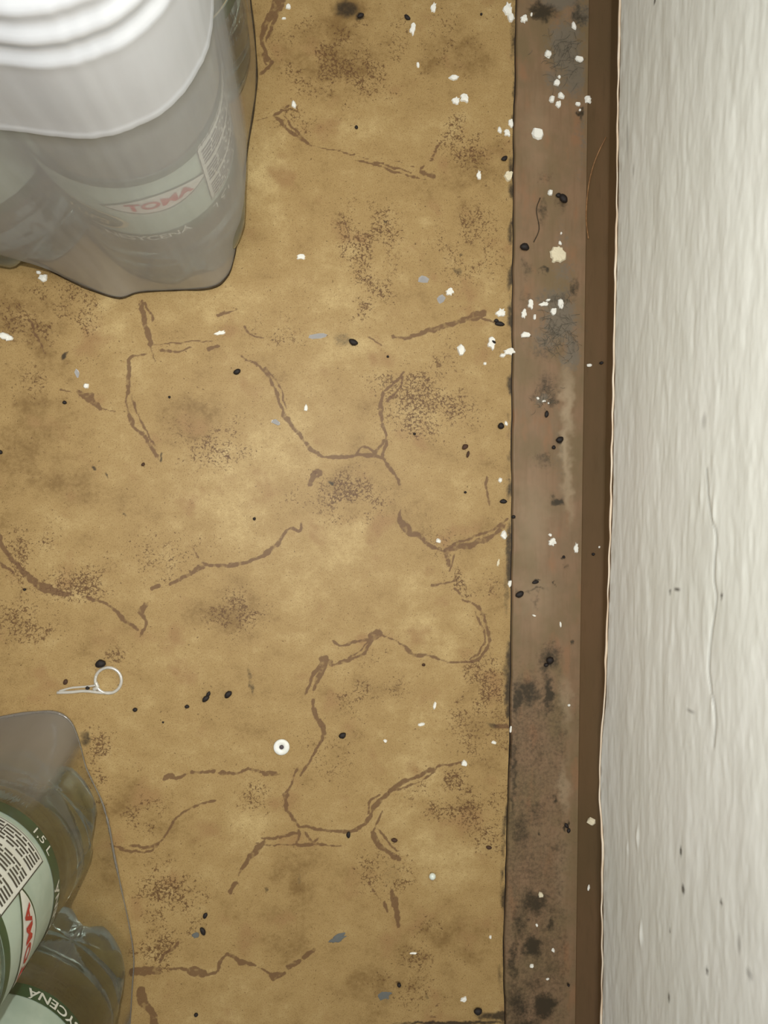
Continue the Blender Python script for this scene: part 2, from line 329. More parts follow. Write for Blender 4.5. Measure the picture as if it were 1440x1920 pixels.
# ------------------------------------------------------------------ sub-floor, painted strip, skirting, wall
def box(name, x0, x1, y0, y1, z0, z1):
    v = [(x0,y0,z0),(x1,y0,z0),(x1,y1,z0),(x0,y1,z0),(x0,y0,z1),(x1,y0,z1),(x1,y1,z1),(x0,y1,z1)]
    f = [(0,3,2,1),(4,5,6,7),(0,1,5,4),(1,2,6,5),(2,3,7,6),(3,0,4,7)]
    return mesh(name, v, f, False)
sub = link('floor_base', box('floor_base', -1.6, .34, -1.2, 1.4, -.03, -.003), noisy('dark_subfloor', srgb(45, 36, 26), srgb(28, 22, 16), 120))
tag(sub, 'dark sub-floor under the vinyl sheet', kind='structure')

GRIME = [(1016,24,40,26,.9),(1085,30,22,40,.6),(1060,100,34,60,.2),(1078,150,16,50,.22),(1087,212,8,26,.8),(1052,385,14,20,.5),(1015,395,12,40,.5),(1024,330,26,16,.3),(1020,508,16,9,.8),(985,505,16,30,.4),(985,565,20,40,.3),(1045,560,50,22,.5),(1075,540,14,22,.7),(1040,620,46,46,.2),(1020,660,50,26,.35),(1075,650,10,30,.35),(1025,725,34,40,.55),(1000,745,20,16,.4),(1040,750,12,16,.6),(1048,826,14,10,.9),(1020,865,30,30,.45),(1044,943,17,11,.95),(1035,930,10,16,.5),(1056,1044,5,5,.9),(1064,1060,8,6,.5),(1003,1091,12,6,.95),(1000,1108,26,5,.5),(1002,1130,8,30,.4),(1041,1094,3,9,.8),(1030,1230,30,40,.6),(1028,1300,16,60,.85),(990,1300,40,50,.75),(968,1310,14,60,.8),(1000,1400,60,120,.40),(1040,1494,8,16,.7),(1061,1549,6,11,.95),(1012,1566,9,9,.8),(975,1560,34,80,.55),(1000,1520,50,60,.45),(1036,1590,20,16,.5),(1010,1600,50,30,.35),(1000,1690,44,40,.75),(1030,1700,20,20,.5),(975,1730,26,60,.6),(1030,1730,10,26,.7),(998,1775,36,32,.95),(1024,1884,34,38,1.),(970,1880,40,60,.7),(1000,1840,60,40,.5),(985,1915,60,20,.7),(1065,1846,4,4,.9),(962,969,6,6,.9),(1010,640,16,10,.4),(975,1114,12,10,.4),(960,1450,9,200,.6),(962,1800,10,140,.6),(1071,1205,6,8,.7),(1020,1250,14,30,.6)]
DUST = [(1060,90,46,70,.9),(1075,140,30,60,.8),(1040,150,30,40,.6),(1088,30,24,36,.7),(1050,5,60,22,.8),(1050,600,44,60,.9),(1040,560,44,30,.7),(1070,660,22,50,.8),(1020,640,40,40,.5),(1055,510,30,40,.4),(1018,750,22,12,.7),(1055,440,14,60,.3),(1090,250,14,140,.35),(1050,850,20,140,.2)]
WORN = [(1062,760,14,90,.9),(1062,850,14,120,.9),(1066,920,12,80,.7),(1000,980,40,120,.35),(1000,1120,50,80,.3),(1062,1320,14,60,.45),(1058,1480,14,60,.55),(1005,250,30,120,.2),(1052,1640,18,100,.2)]
ys = yy[2:-2]
fx = foot_x(ys); ex = edge_x(ys) + .0012 - .0004 * Grid2(8)(ys * 90, ys * 0)
u = np.linspace(0, 1, 75)
X = ex[:, None] + u[None, :] * (fx + .0002 - ex)[:, None]; Y = np.repeat(ys[:, None], len(u), 1)
PXX, PYY = to_px(X, Y)
GX = PXX + 26 * (fbm(51, PXX / 14, PYY / 14) - .5); GY = PYY + 26 * (fbm(52, PXX / 14, PYY / 14) - .5)
g = np.zeros_like(X); du = np.zeros_like(X); wo = np.zeros_like(X)
for x, y, rx, ry, s in GRIME: stamp_blob(g, GX, GY, x, y, rx * 1.2, ry * 1.2, s)
for x, y, rx, ry, s in DUST: stamp_blob(du, GX, GY, x, y, rx * 1.2, ry * 1.2, s)
for x, y, rx, ry, s in WORN: stamp_blob(wo, GX, GY, x, y, rx * 1.2, ry * 1.2, s)
# the paint is dirtier towards the corner of the room at the lower end of the strip
g = np.maximum(g, .36 * sstep(1150, 1330, PYY) * (0.5 + 0.7 * fbm(61, PXX / 40, PYY / 70)) * (1 - .6 * sstep(1052, 1066, GX)))
Z = STRIP_Z + 0.00035 * (fbm(71, PXX / 50, PYY / 220) - .5); Z[:, 0] -= .0025
me = grid_mesh('painted_strip', X, Y, Z, flip=True); attr(me, 'wear', [g, du, wo])
m = NT('brown_floor_paint'); g_, du_, wo_ = m.attr('wear')
fine = m.noise(520, 4, .7); mid = m.noise(70, 4, .6); lng = m.noise(60, 4, .6, stretch=(6, .6, 1))
col = m.mix(m.ss(mid, .3, .7), srgb(118, 97, 71), srgb(128, 102, 76))
col = m.mix(m.math('MULTIPLY', m.ss(lng, .45, .7), .5), col, srgb(112, 88, 62))
col = m.mix(m.math('MULTIPLY', m.ss(m.noise(32, 4, .65, stretch=(1, .6, 1)), .42, .66), .7), col, srgb(108, 92, 62))
col = m.mix(m.math('MULTIPLY', m.ss(m.noise(55, 3, .6, stretch=(1.3, .5, 1)), .56, .72), .6), col, srgb(134, 98, 68))
col = m.mix(m.math('MULTIPLY', wo_, .9), col, srgb(158, 140, 112))
col = m.mix(m.math('MULTIPLY', m.ss(m.math('ADD', du_, m.math('MULTIPLY', m.math('SUBTRACT', fine, .5), 1.1)), .12, .62), .9), col, srgb(106, 97, 82))
col = m.mix(m.math('MULTIPLY', m.ss(fine, .66, .74), m.math('MULTIPLY', du_, .8)), col, srgb(170, 165, 150))
col = m.mix(m.math('MULTIPLY', m.ss(m.math('ADD', g_, m.math('MULTIPLY', m.math('SUBTRACT', fine, .5), .9)), .10, .78), .95), col, srgb(48, 40, 25))
m.base(col, .5, .3); m.bump(fine, .12, .0003)
st = link('trim_1', me, m.m); tag(st, 'brown painted floor strip between the vinyl and the skirting', kind='structure')
# skirting fillet: slanted face rising from the strip to the plaster
ns = 14; u = np.linspace(0, 1, ns)
amp = (fbm(81, ys * 30, ys * 0) - .5) * .0005
X = foot_x(ys)[:, None] + SK * u[None, :] + amp[:, None] * u[None, :]; Z = STRIP_Z * 0 + SK * u[None, :] + 0 * X
Z = Z + .0004 * (fbm(82, X * 200, ys[:, None] * 14) - .5)
X = np.concatenate([X[:, :1] + .0003, X, X[:, -1:] + .0002, X[:, -1:] + .0003], 1); Z = np.concatenate([Z[:, :1] * 0 - .003, Z, Z[:, -1:] + .0004, Z[:, -1:] + .016], 1)
me = grid_mesh('skirting_fillet', X, np.repeat(ys[:, None], X.shape[1], 1), Z, flip=True)
m = NT('dark_brown_skirting_paint'); mid = m.noise(18, 4, .6, stretch=(1, .35, 1)); fine = m.noise(400, 4, .7, stretch=(1, .15, 1))
col = m.mix(m.ss(mid, .35, .68), srgb(90, 71, 45), srgb(100, 76, 50))
col = m.mix(m.math('MULTIPLY', m.ss(fine, .5, .75), .35), col, srgb(78, 60, 36))
m.base(col, .5, .35); m.bump(fine, .1, .0003)
sk = link('baseboard_right', me, m.m); tag(sk, 'slanted brown skirting fillet at the foot of the wall', kind='structure')

# wall: rough brushed plaster
wy = np.linspace(yt + .005, yb - .005, 480)
wz = np.concatenate([np.linspace(0, .22, 240), [.24, .3, .5, 1.0, 2.3]])
# lower edge of the plaster: height on the wall plane along y
tab = sorted((wall_hit(px, py, SK)) for px, py in [(interp(WEDGE, q), q) for q in range(-200, 2101, 20)])
ty = np.array([t[0] for t in tab]); tz = np.array([t[1] for t in tab])
zlow = np.interp(wy, ty, tz) + .0005 * (fbm(91, wy * 120, wy * 0) - .5)
ZZ = zlow[:, None] + wz[None, :] * (1 - 0 * wy[:, None]); YY = np.repeat(wy[:, None], len(wz), 1)
fade = (wz < .225).astype(float)[None, :]
disp = .0013 * (fbm(95, ZZ * 28, YY * 9, 3) - .5) + .0007 * (fbm(92, ZZ * 150, YY * 44, 4) - .5) + .00032 * (fbm(96, ZZ * 420, YY * 130, 3) - .5)
def wall_marks(lst, arr, soft):
    for px, py, rx, ry, s in lst:
        y, z = wall_hit(px, py, SK); sc_ = .00026
        d = np.hypot((YY - y) / (ry * sc_), (ZZ - z) / (rx * sc_)); arr += s * sstep(1.0, soft, d)
bumps = np.zeros_like(ZZ); wall_marks([(1200, 1570, 10, 34, 1), (1207, 1750, 9, 36, 1), (1345, 960, 8, 60, .4), (1340, 1320, 8, 60, .5), (1320, 930, 10, 40, .6), (1180, 1590, 7, 20, .6), (1390, 640, 24, 26, .35)], bumps, 0)
crack = np.zeros_like(ZZ)
cl = [(1330, 880), (1338, 960), (1349, 1005), (1344, 1080), (1348, 1125), (1338, 1190), (1334, 1262), (1346, 1335), (1343, 1400)]
cw = [wall_hit(a, b, SK) for a, b in spline(cl, 5)]
for (y0, z0), (y1, z1) in zip(cw[:-1], cw[1:]):
    dy, dz = y1 - y0, z1 - z0; L = dy * dy + dz * dz
    t = np.clip(((YY - y0) * dy + (ZZ - z0) * dz) / L, 0, 1)
    crack = np.maximum(crack, sstep(.0013, .0002, np.hypot(YY - y0 - t * dy, ZZ - z0 - t * dz)))
disp = (disp + .0009 * bumps - .0004 * crack) * fade
lip = np.exp(-wz / .0022)[None, :] * .0009
k = (FX1 - FX0) / (FY0 - FY1)
XX = FX0 + k * (FY0 - YY) + SK - .0006 - disp - .0007 + 0 * lip
XX[:, 0] += .0016; XX[:, 1] += .0004
me = grid_mesh('plaster_wall', XX, YY, ZZ, flip=True)
ms = np.zeros_like(ZZ)
wall_marks([(1232, 2, 7, 9, 1.3), (1282, 1596, 6, 12, 1.1), (1286, 1667, 9, 12, 1.0), (1357, 1692, 6, 8, .8), (1260, 1870, 7, 13, .8), (1330, 1820, 6, 9, .8), (1262, 1745, 5, 7, .6), (1275, 1106, 16, 5, .9), (1262, 1110, 8, 5, .9), (1358, 1117, 7, 8, .8), (1410, 1826, 14, 12, .4), (1390, 1770, 9, 22, .35), (1180, 260, 10, 60, .3), (1300, 1334, 20, 4, .5), (1325, 790, 12, 20, .3), (1192, 320, 6, 20, .3)], ms, .2)
edge = np.exp(-wz / .004)[None, :] * sstep(.45, .62, fbm(97, YY * 160, ZZ * 300, 3))
attr(me, 'marks', [ms, crack, edge])
m = NT('white_plaster'); a_, c_, e_ = m.attr('marks'); streak = m.noise(120, 5, .65, stretch=(1, .28, 1)); big = m.noise(9, 3)
col = m.mix(m.ss(big, .35, .7), srgb(237, 239, 230), srgb(242, 243, 236))
col = m.mix(m.math('MULTIPLY', m.ss(streak, .5, .75), .22), col, srgb(224, 226, 214))
col = m.mix(m.math('MULTIPLY', c_, .35), col, srgb(120, 118, 112))
col = m.mix(m.math('MULTIPLY', e_, .55), col, srgb(150, 128, 96))
col = m.mix(m.math('MINIMUM', a_, .85), col, srgb(84, 78, 70))
m.base(col, .75, .2); m.bump(streak, .22, .0006)
wall = link('wall_right', me, m.m); tag(wall, 'rough white plastered wall', kind='structure')
# cream paint bead where plaster meets skirting
pts = [(FX0 + k * (FY0 - y) + SK - .0013 + .0003 * math.sin(y * 300) * Grid2(5)(np.array(y * 80.), np.array(0.)), y, z + .0003) for y, z in zip(wy, zlow)]
v = []; f = []
for i, p in enumerate(pts):
    r = .00035 + .0005 * float(Grid2(6)(np.array(p[1] * 60.), np.array(1.))) 
    for q in range(6): a = q * math.pi / 3; v.append((p[0] + r * math.cos(a), p[1], p[2] + r * math.sin(a)))
for i in range(len(pts) - 1):
    for q in range(6): f.append((6*i+q, 6*i+(q+1) % 6, 6*i+6+(q+1) % 6, 6*i+6+q))
tr = link('trim_2', mesh('paint_bead', v, f), noisy('cream_paint', srgb(236, 222, 200), srgb(222, 200, 172), 60, .6)); tag(tr, 'thin cream paint bead along the foot of the plaster', kind='structure')

# ------------------------------------------------------------------ bottles
def glassy(name, tint, rough, mixt, ior=1.33):
    m = NT(name); t = m.t; t.nodes.remove(m.b)
    n = m.n('ShaderNodeTexNoise'); n.inputs['Scale'].default_value = 40
    g = m.n('ShaderNodeBsdfGlass'); g.inputs['Color'].default_value = tint; g.inputs['Roughness'].default_value = rough; g.inputs['IOR'].default_value = ior
    tr = m.n('ShaderNodeBsdfTransparent'); tr.inputs[0].default_value = tint
    mx = m.n('ShaderNodeMixShader'); mx.inputs[0].default_value = mixt
    bp = m.n('ShaderNodeBump'); bp.inputs['Strength'].default_value = .08; bp.inputs['Distance'].default_value = .001
    m.l(n.outputs[0], bp.inputs['Height']); m.l(bp.outputs[0], g.inputs['Normal'])
    m.l(tr.outputs[0], mx.inputs[1]); m.l(g.outputs[0], mx.inputs[2]); m.l(mx.outputs[0], m.out.inputs[0])
    return m.m
M_PET = glassy('clear_bottle_of_water', (.86, .90, .88, 1), .0, .92, 1.36)
M_LABEL = noisy('mint_label_paper', srgb(166, 186, 172), srgb(180, 198, 184), 60, .45, .4)
M_GREEN = noisy('dark_green_print', srgb(28, 62, 38), srgb(36, 76, 48), 60, .4, .4)
M_WHITE = noisy('white_print', srgb(226, 228, 220), srgb(214, 216, 206), 80, .5)
M_CREAM = noisy('cream_print', srgb(222, 206, 166), srgb(206, 190, 150), 80, .5)
M_RED = noisy('red_print', srgb(190, 44, 40), srgb(170, 36, 36), 80, .5)
M_BLACK = noisy('black_print', srgb(52, 54, 52), srgb(66, 68, 64), 80, .5)
M_BLUE = noisy('blue_print', srgb(92, 112, 136), srgb(110, 128, 148), 80, .5)
M_CAP = noisy('green_cap_plastic', srgb(40, 110, 60), srgb(48, 120, 70), 80, .35, .5)

R0 = .0440
PROFILE = [(0, .006), (.012, .004), (.024, .0012), (.032, .0006), (.0385, .003), (.0422, .010), (.0438, .020), (.0441, .030), (.0434, .034), (.0441, .038), (.0434, .044), (.0441, .048), (.0434, .054), (.0441, .058), (.0434, .064), (.0441, .069), (.0441, .076), (.0433, .080), (.0433, .150), (.0441, .154), (.0442, .180), (.0442, .215), (.0440, .2300), (.0428, .2340), (.0424, .2358), (.0432, .2385), (.0418, .2438), (.0412, .2456), (.0418, .2485), (.0396, .2538), (.0390, .2556), (.0394, .2585), (.0366, .2638), (.0358, .2656), (.0360, .2685), (.0300, .2790), (.0220, .2900), (.0160, .2990), (.0134, .3060), (.0134, .3200), (0, .3205)]
def lathe(name, prof, n=72, petal=False):
    v = []; f = []; rings = []
    for r, z in prof:
        if r == 0: rings.append([len(v)]); v.append((0, 0, z)); continue
        idx = []
        for i in range(n):
            a = 2 * math.pi * i / n; zz = z; rr = r
            if petal and z < .032 and r > .01:
                q = max(0, math.cos(5 * a)) ** 2 * (1 - z / .032); zz = z + .009 * q; rr = r * (1 - .10 * q)
            idx.append(len(v)); v.append((rr * math.cos(a), rr * math.sin(a), zz))
        rings.append(idx)
    for a, b in zip(rings[:-1], rings[1:]):
        for i in range(n):
            j = (i + 1) % n
            if len(a) == 1: f.append((a[0], b[j], b[i]))
            elif len(b) == 1: f.append((a[i], a[j], b[0]))
            else: f.append((a[i], a[j], b[j], b[i]))
    return mesh(name, v, f)
ME_BODY = lathe('bottle_body', PROFILE, 72, True)
ME_CAP = lathe('bottle_cap', [(0, .308), (.0155, .308), (.0158, .310), (.0158, .326), (.0148, .3285), (0, .3288)], 36)
def patch(name, a0, a1, z0, z1, r, shape=None, n=24, m=2):
    """part of a cylinder; shape(t) gives the half height along the angle for spindles and ovals"""
    v = []; f = []
    for i in range(n + 1):
        t = i / n; a = math.radians(a0 + (a1 - a0) * t)
        zc = (z0 + z1) / 2; hh = (z1 - z0) / 2 * (shape(t) if shape else 1)
        for j in range(m): v.append((r * math.cos(a), r * math.sin(a), zc + hh * (2 * j / (m - 1) - 1)))
    for i in range(n):
        for j in range(m - 1): f.append((i*m+j, (i+1)*m+j, (i+1)*m+j+1, i*m+j+1))
    return mesh(name, v, f)
def text_mesh(name, body, size, r, ang, z, flip=False, shear=0.0, bold=0.0, sx=1.0):
    cu = bpy.data.curves.new(name, 'FONT'); cu.body = body; cu.size = size; cu.align_x = 'CENTER'; cu.align_y = 'CENTER'
    cu.shear = shear; cu.offset = bold; cu.resolution_u = 3
    o = bpy.data.objects.new(name, cu); C.objects.link(o)
    dg = bpy.context.evaluated_depsgraph_get(); tm = bpy.data.meshes.new_from_object(o.evaluated_get(dg))
    bpy.data.objects.remove(o); bpy.data.curves.remove(cu)
    bm = bmesh.new(); bm.from_mesh(tm); bpy.data.meshes.remove(tm)
    for q in bm.verts:
        x, y = q.co.x * sx, q.co.y
        if flip: x, y = -x, -y
        a = math.radians(ang) + x / r; q.co = (r * math.cos(a), r * math.sin(a), z + y)
    out = bpy.data.meshes.new(name); bm.to_mesh(out); bm.free(); return out
LR = .0437
lens = lambda t: math.sin(math.pi * t) ** .9
oval = lambda t: math.sqrt(max(0, 1 - (2 * t - 1) ** 2))
rowrnd = random.Random(4)
def rows_mesh():
    v = []; f = []
    def strip(a0, a1, z0, z1):
        n = max(1, int((a1 - a0) / 4)); b = len(v)
        for i in range(n + 1):
            a = math.radians(a0 + (a1 - a0) * i / n); r = LR + .0005
            v.append((r * math.cos(a), r * math.sin(a), z0)); v.append((r * math.cos(a), r * math.sin(a), z1))
        for i in range(n): f.append((b+2*i, b+2*i+2, b+2*i+3, b+2*i+1))
    for row in range(18):
        z = .098 + row * .0026; a = 32.0
        while a < 92:
            w_ = rowrnd.uniform(3, 11)
            if row % 6 != 5: strip(a, min(92, a + w_), z, z + .0013)
            a += w_ + rowrnd.uniform(.8, 2.0)
    strip(29, 94, .0962, .0966); strip(29, 94, .1450, .1454); strip(60, 60.6, .098, .125); strip(29, 29.7, .0962, .1454)
    return mesh('print_rows', v, f)
ME = dict(label=patch('label', 0, 360, .083, .149, LR, n=96),
    bottom_band=patch('bottom_band', 0, 360, .083, .0915, LR + .0003, n=96), top_band=patch('top_band', 0, 360, .1435, .149, LR + .0003, n=96),
    logo_field=patch('logo_field', -31, 31, .1155, .1305, LR + .0003, lens), logo_rim=patch('logo_rim', -34, 34, .1143, .1317, LR + .0002, lens),
    script_field=patch('script_field', -92, -26, .094, .116, LR + .00036, oval), script_rim=patch('script_rim', -95, -23, .0928, .1172, LR + .00028, oval),
    table_field=patch('table_field', 29, 94, .0955, .146, LR + .0003),
    logo_lettering=text_mesh('logo_lettering', 'TOMA', .0092, LR + .0006, 0, .123, bold=.0003, sx=1.15),
    script_lettering=text_mesh('script_lettering', 'Natura', .0125, LR + .0006, -58, .1045, shear=.35),
    band_lettering=text_mesh('band_lettering', 'NESYCENÁ', .0072, LR + .0006, -16, .0874, sx=1.15, bold=.00012),
    volume_lettering=text_mesh('volume_lettering', '1,5 L', .0076, LR + .0006, 38, .0874, flip=True), print_rows=rows_mesh())
for mname, mt in dict(label=M_LABEL, bottom_band=M_GREEN, top_band=M_GREEN, logo_field=M_WHITE, logo_rim=M_GREEN, script_field=M_GREEN, script_rim=M_CREAM, table_field=M_WHITE, logo_lettering=M_RED, script_lettering=M_CREAM, band_lettering=M_WHITE, volume_lettering=M_WHITE, print_rows=M_BLACK).items(): ME[mname].materials.append(mt)
ME_BODY.materials.append(M_PET); ME_CAP.materials.append(M_CAP)
def bottle(px, py, spindle_az, label, group=None):
    x, y = P(px, py)
    e = bpy.data.objects.new('water_bottle', None); C.objects.link(e); e.empty_display_size = .02
    e.location = (x, y, .0004); e.rotation_euler = (0, 0, math.radians(spindle_az))
    tag(e, label, 'bottle', group)
    link('body', ME_BODY, None, e); link('cap', ME_CAP, None, e)
    lb = link('label', ME['label'], None, e)
    for kx in ME:
        if kx != 'label': link(kx, ME[kx], None, lb)
    return (x, y)
G1 = 'bottles in the frosted wrap'; G2 = 'bottles in the clear wrap'
T1 = bottle(326, 405, -69, 'water bottle with red logo and script showing at the corner of the frosted wrap')
T2 = bottle(332, 123, 22, 'water bottle in the frosted wrap behind the corner bottle, dark gap beside it')
T3 = bottle(44, 376, -150, 'water bottle in the frosted wrap with only its ribbed base showing beside the corner bottle')
A = bottle(52, 1535, -6, 'water bottle with printed text table and red logo on its mint label')
B = bottle(102, 1818, 58, 'water bottle in the clear wrap with white lettering on green label band')

# ------------------------------------------------------------------ shrink wrap
def film_mat(name, haze_lo, haze_hi, col, gloss, rough):
    m = NT(name); m.t.nodes.remove(m.b); hz, _, _ = m.attr('haze')
    n = m.noise(60, 4, .6, stretch=(1, 1, .25)); n2_ = m.noise(220, 3, .6, stretch=(1, 1, .12))
    d = m.n('ShaderNodeBsdfDiffuse'); tl = m.n('ShaderNodeBsdfTranslucent'); d.inputs[0].default_value = col; tl.inputs[0].default_value = col
    g = m.n('ShaderNodeBsdfGlossy'); g.inputs['Roughness'].default_value = rough; g.inputs[0].default_value = (1, 1, 1, 1)
    tr = m.n('ShaderNodeBsdfTransparent'); tr.inputs[0].default_value = (.95, .95, .94, 1)
    bp = m.n('ShaderNodeBump'); bp.inputs['Strength'].default_value = .5; bp.inputs['Distance'].default_value = .0012
    m.l(m.math('ADD', n, m.math('MULTIPLY', n2_, .35)), bp.inputs['Height']); m.l(bp.outputs[0], g.inputs['Normal'])
    m1 = m.n('ShaderNodeMixShader'); m1.inputs[0].default_value = .35; m.l(d.outputs[0], m1.inputs[1]); m.l(tl.outputs[0], m1.inputs[2])
    m2 = m.n('ShaderNodeMixShader')
    hv = m.math('ADD', m.math('MULTIPLY', hz, haze_hi - haze_lo), m.math('ADD', haze_lo, m.math('MULTIPLY', m.math('SUBTRACT', n, .5), .18)), clamp=True)
    m.l(hv, m2.inputs[0]); m.l(tr.outputs[0], m2.inputs[1]); m.l(m1.outputs[0], m2.inputs[2])
    m3 = m.n('ShaderNodeMixShader'); m3.inputs[0].default_value = gloss; m.l(m2.outputs[0], m3.inputs[1]); m.l(g.outputs[0], m3.inputs[2])
    m.l(m3.outputs[0], m.out.inputs[0]); return m.m
def film(name, base_px, rest, circles, mat, zt, hemmat, label, hazefn, zline=None):
    """loft from the traced outline on the floor up the hull of the bottles; rest closes the outline outside the frame (world metres)"""
    base = np.array([P(a, b) for a, b in spline(base_px, 4)] + rest)
    cx, cy = np.mean([c[0] for c in circles]), np.mean([c[1] for c in circles])
    if len(rest): cx, cy = base.mean(0)
    NA = 300; th = np.linspace(-math.pi, math.pi, NA, endpoint=False)
    # base radius by casting rays against the closed polygon
    def cast(poly, a):
        d = np.array([math.cos(a), math.sin(a)]); best = 0
        p = poly - [cx, cy]; q = np.roll(p, -1, 0); e = q - p
        den = d[0] * e[:, 1] - d[1] * e[:, 0]; den = np.where(np.abs(den) < 1e-12, 1e-12, den)
        t = (p[:, 0] * e[:, 1] - p[:, 1] * e[:, 0]) / den; s = (p[:, 0] * d[1] - p[:, 1] * d[0]) / den
        ok = (t > 0) & (s >= -1e-6) & (s <= 1 + 1e-6)
        return t[ok].max() if ok.any() else best
    rb = np.array([cast(base, a) for a in th])
    def hull_r(rad):
        pts = []
        for (x, y) in circles:
            for i in range(48): pts.append((x + rad * math.cos(i * math.pi / 24), y + rad * math.sin(i * math.pi / 24)))
        pts = sorted(pts)
        def half(ps):
            h_ = []
            for q in ps:
                while len(h_) > 1 and (h_[-1][0]-h_[-2][0])*(q[1]-h_[-2][1]) - (h_[-1][1]-h_[-2][1])*(q[0]-h_[-2][0]) <= 0: h_.pop()
                h_.append(q)
            return h_[:-1]
        hp = np.array(half(pts) + half(pts[::-1]))
        return np.array([cast(hp, a) for a in th])
    rh = hull_r(R0 + .0016)
    levels = [0, .002, .006, .012, .02, .03, .042, .056, .07, .085, .1, .12, .14, .16, .18, .188, .1895, .191, .193, .2, .215, .225] + list(np.arange(.2290, .2705, .00125)) + [.28, .29, .302, .316, .330]
    R = []; HZ = []
    for z in levels:
        f_ = max(0, 1 - z / zt) ** 1.5
        if z <= .226: r = rh + (rb - rh) * f_
        else:
            rad = float(np.interp(z, [.226, .236, .246, .256, .266, .28, .29, .31, .33], [R0, .0432, .0420, .0398, .0366, .031, .0265, .020, .019])) + .0016
            if .2285 < z < .271: rad += .0007 * math.cos((z - .2306) / .01 * 2 * math.pi)
            r = hull_r(rad)
        wr = .0011 * (fbm(101 + len(name), np.cos(th) * 9 + z * 6 + 20, np.sin(th) * 9 + 20, 3) - .5) * min(1, z / .02)
        ridge = .0007 * math.exp(-((z - .1895) / .0012) ** 2)
        rr_ = r + np.maximum(wr, -.0006) + ridge
        R.append(rr_); HZ.append(hazefn(th, z, rb - rh, f_, cx + rr_ * np.cos(th), cy + rr_ * np.sin(th)))
    R = np.array(R); HZ = np.array(HZ)
    v = []; f = []
    for i, z in enumerate(levels):
        for j in range(NA): v.append((cx + R[i, j] * math.cos(th[j]), cy + R[i, j] * math.sin(th[j]), z + .0004))
    top = len(v); v.append((cx, cy, .3305))
    for i in range(len(levels) - 1):
        for j in range(NA): f.append((i*NA+j, i*NA+(j+1) % NA, (i+1)*NA+(j+1) % NA, (i+1)*NA+j))
    for j in range(NA): f.append(((len(levels)-1)*NA+j, (len(levels)-1)*NA+(j+1) % NA, top))
    me = mesh(name, v, f); hz = np.append(HZ.reshape(-1), HZ[-1, 0]); attr(me, 'haze', [hz, hz, hz])
    e = bpy.data.objects.new(name, None); C.objects.link(e); e.empty_display_size = .02; tag(e, label, 'plastic wrap')
    link('film', me, mat, e)
    # rolled hem along the floor
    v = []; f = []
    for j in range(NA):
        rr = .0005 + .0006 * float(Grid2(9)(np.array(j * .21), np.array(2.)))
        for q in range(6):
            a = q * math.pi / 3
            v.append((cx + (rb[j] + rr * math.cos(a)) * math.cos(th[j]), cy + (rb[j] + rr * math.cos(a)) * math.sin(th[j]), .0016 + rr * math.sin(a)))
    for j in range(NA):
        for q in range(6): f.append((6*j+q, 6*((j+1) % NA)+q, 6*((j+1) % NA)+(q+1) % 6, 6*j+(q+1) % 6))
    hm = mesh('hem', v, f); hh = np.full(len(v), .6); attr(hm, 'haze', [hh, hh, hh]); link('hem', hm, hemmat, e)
    return e
M_F1 = film_mat('frosted_shrink_film', .04, .90, srgb(218, 220, 223), .12, .26)
M_HEM1 = noisy('film_edge_shadow', srgb(58, 47, 32), srgb(74, 62, 44), 200, .7, .1)  # dark hem colour paints in the shadow line under the film edge
M_F2 = film_mat('clear_shrink_film', .03, .90, srgb(158, 151, 140), .07, .12)
def up(px, py, d): x, y = P(px, py); return (x + d[0], y + d[1])
top_px = [(-40, 462), (0, 470), (60, 488), (120, 520), (175, 545), (225, 560), (262, 549), (330, 545), (395, 541), (424, 522), (438, 488), (447, 420), (458, 330), (466, 270), (475, 215), (482, 150), (478, 70), (470, 0), (468, -60)]
rest1 = [P(440, -130), P(380, -150), P(200, -160), P(60, -170), P(-40, -150), P(-110, -100), P(-125, 100), P(-120, 380), P(-90, 440)]
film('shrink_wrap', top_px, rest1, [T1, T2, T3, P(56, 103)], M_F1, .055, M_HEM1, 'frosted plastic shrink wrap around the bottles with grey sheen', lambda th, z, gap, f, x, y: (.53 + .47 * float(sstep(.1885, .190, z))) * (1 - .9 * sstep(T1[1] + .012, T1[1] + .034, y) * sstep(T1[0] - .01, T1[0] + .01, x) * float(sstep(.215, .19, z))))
low_px = [(-40, 1352), (0, 1345), (60, 1335), (108, 1335), (136, 1354), (152, 1395), (164, 1440), (192, 1500), (206, 1550), (216, 1605), (230, 1670), (242, 1725), (252, 1790), (249, 1850), (245, 1920), (240, 1990)]
rest2 = [P(200, 2020), P(100, 2030), P(0, 2040), P(-90, 2000), P(-120, 1850), P(-130, 1600), P(-115, 1420)]
film('shrink_wrap', low_px, rest2, [A, B], M_F2, .075, M_F2, 'clear plastic shrink wrap around bottles with mint labels', lambda th, z, gap, f, x, y: sstep(.003, .013, gap) * f ** .25)

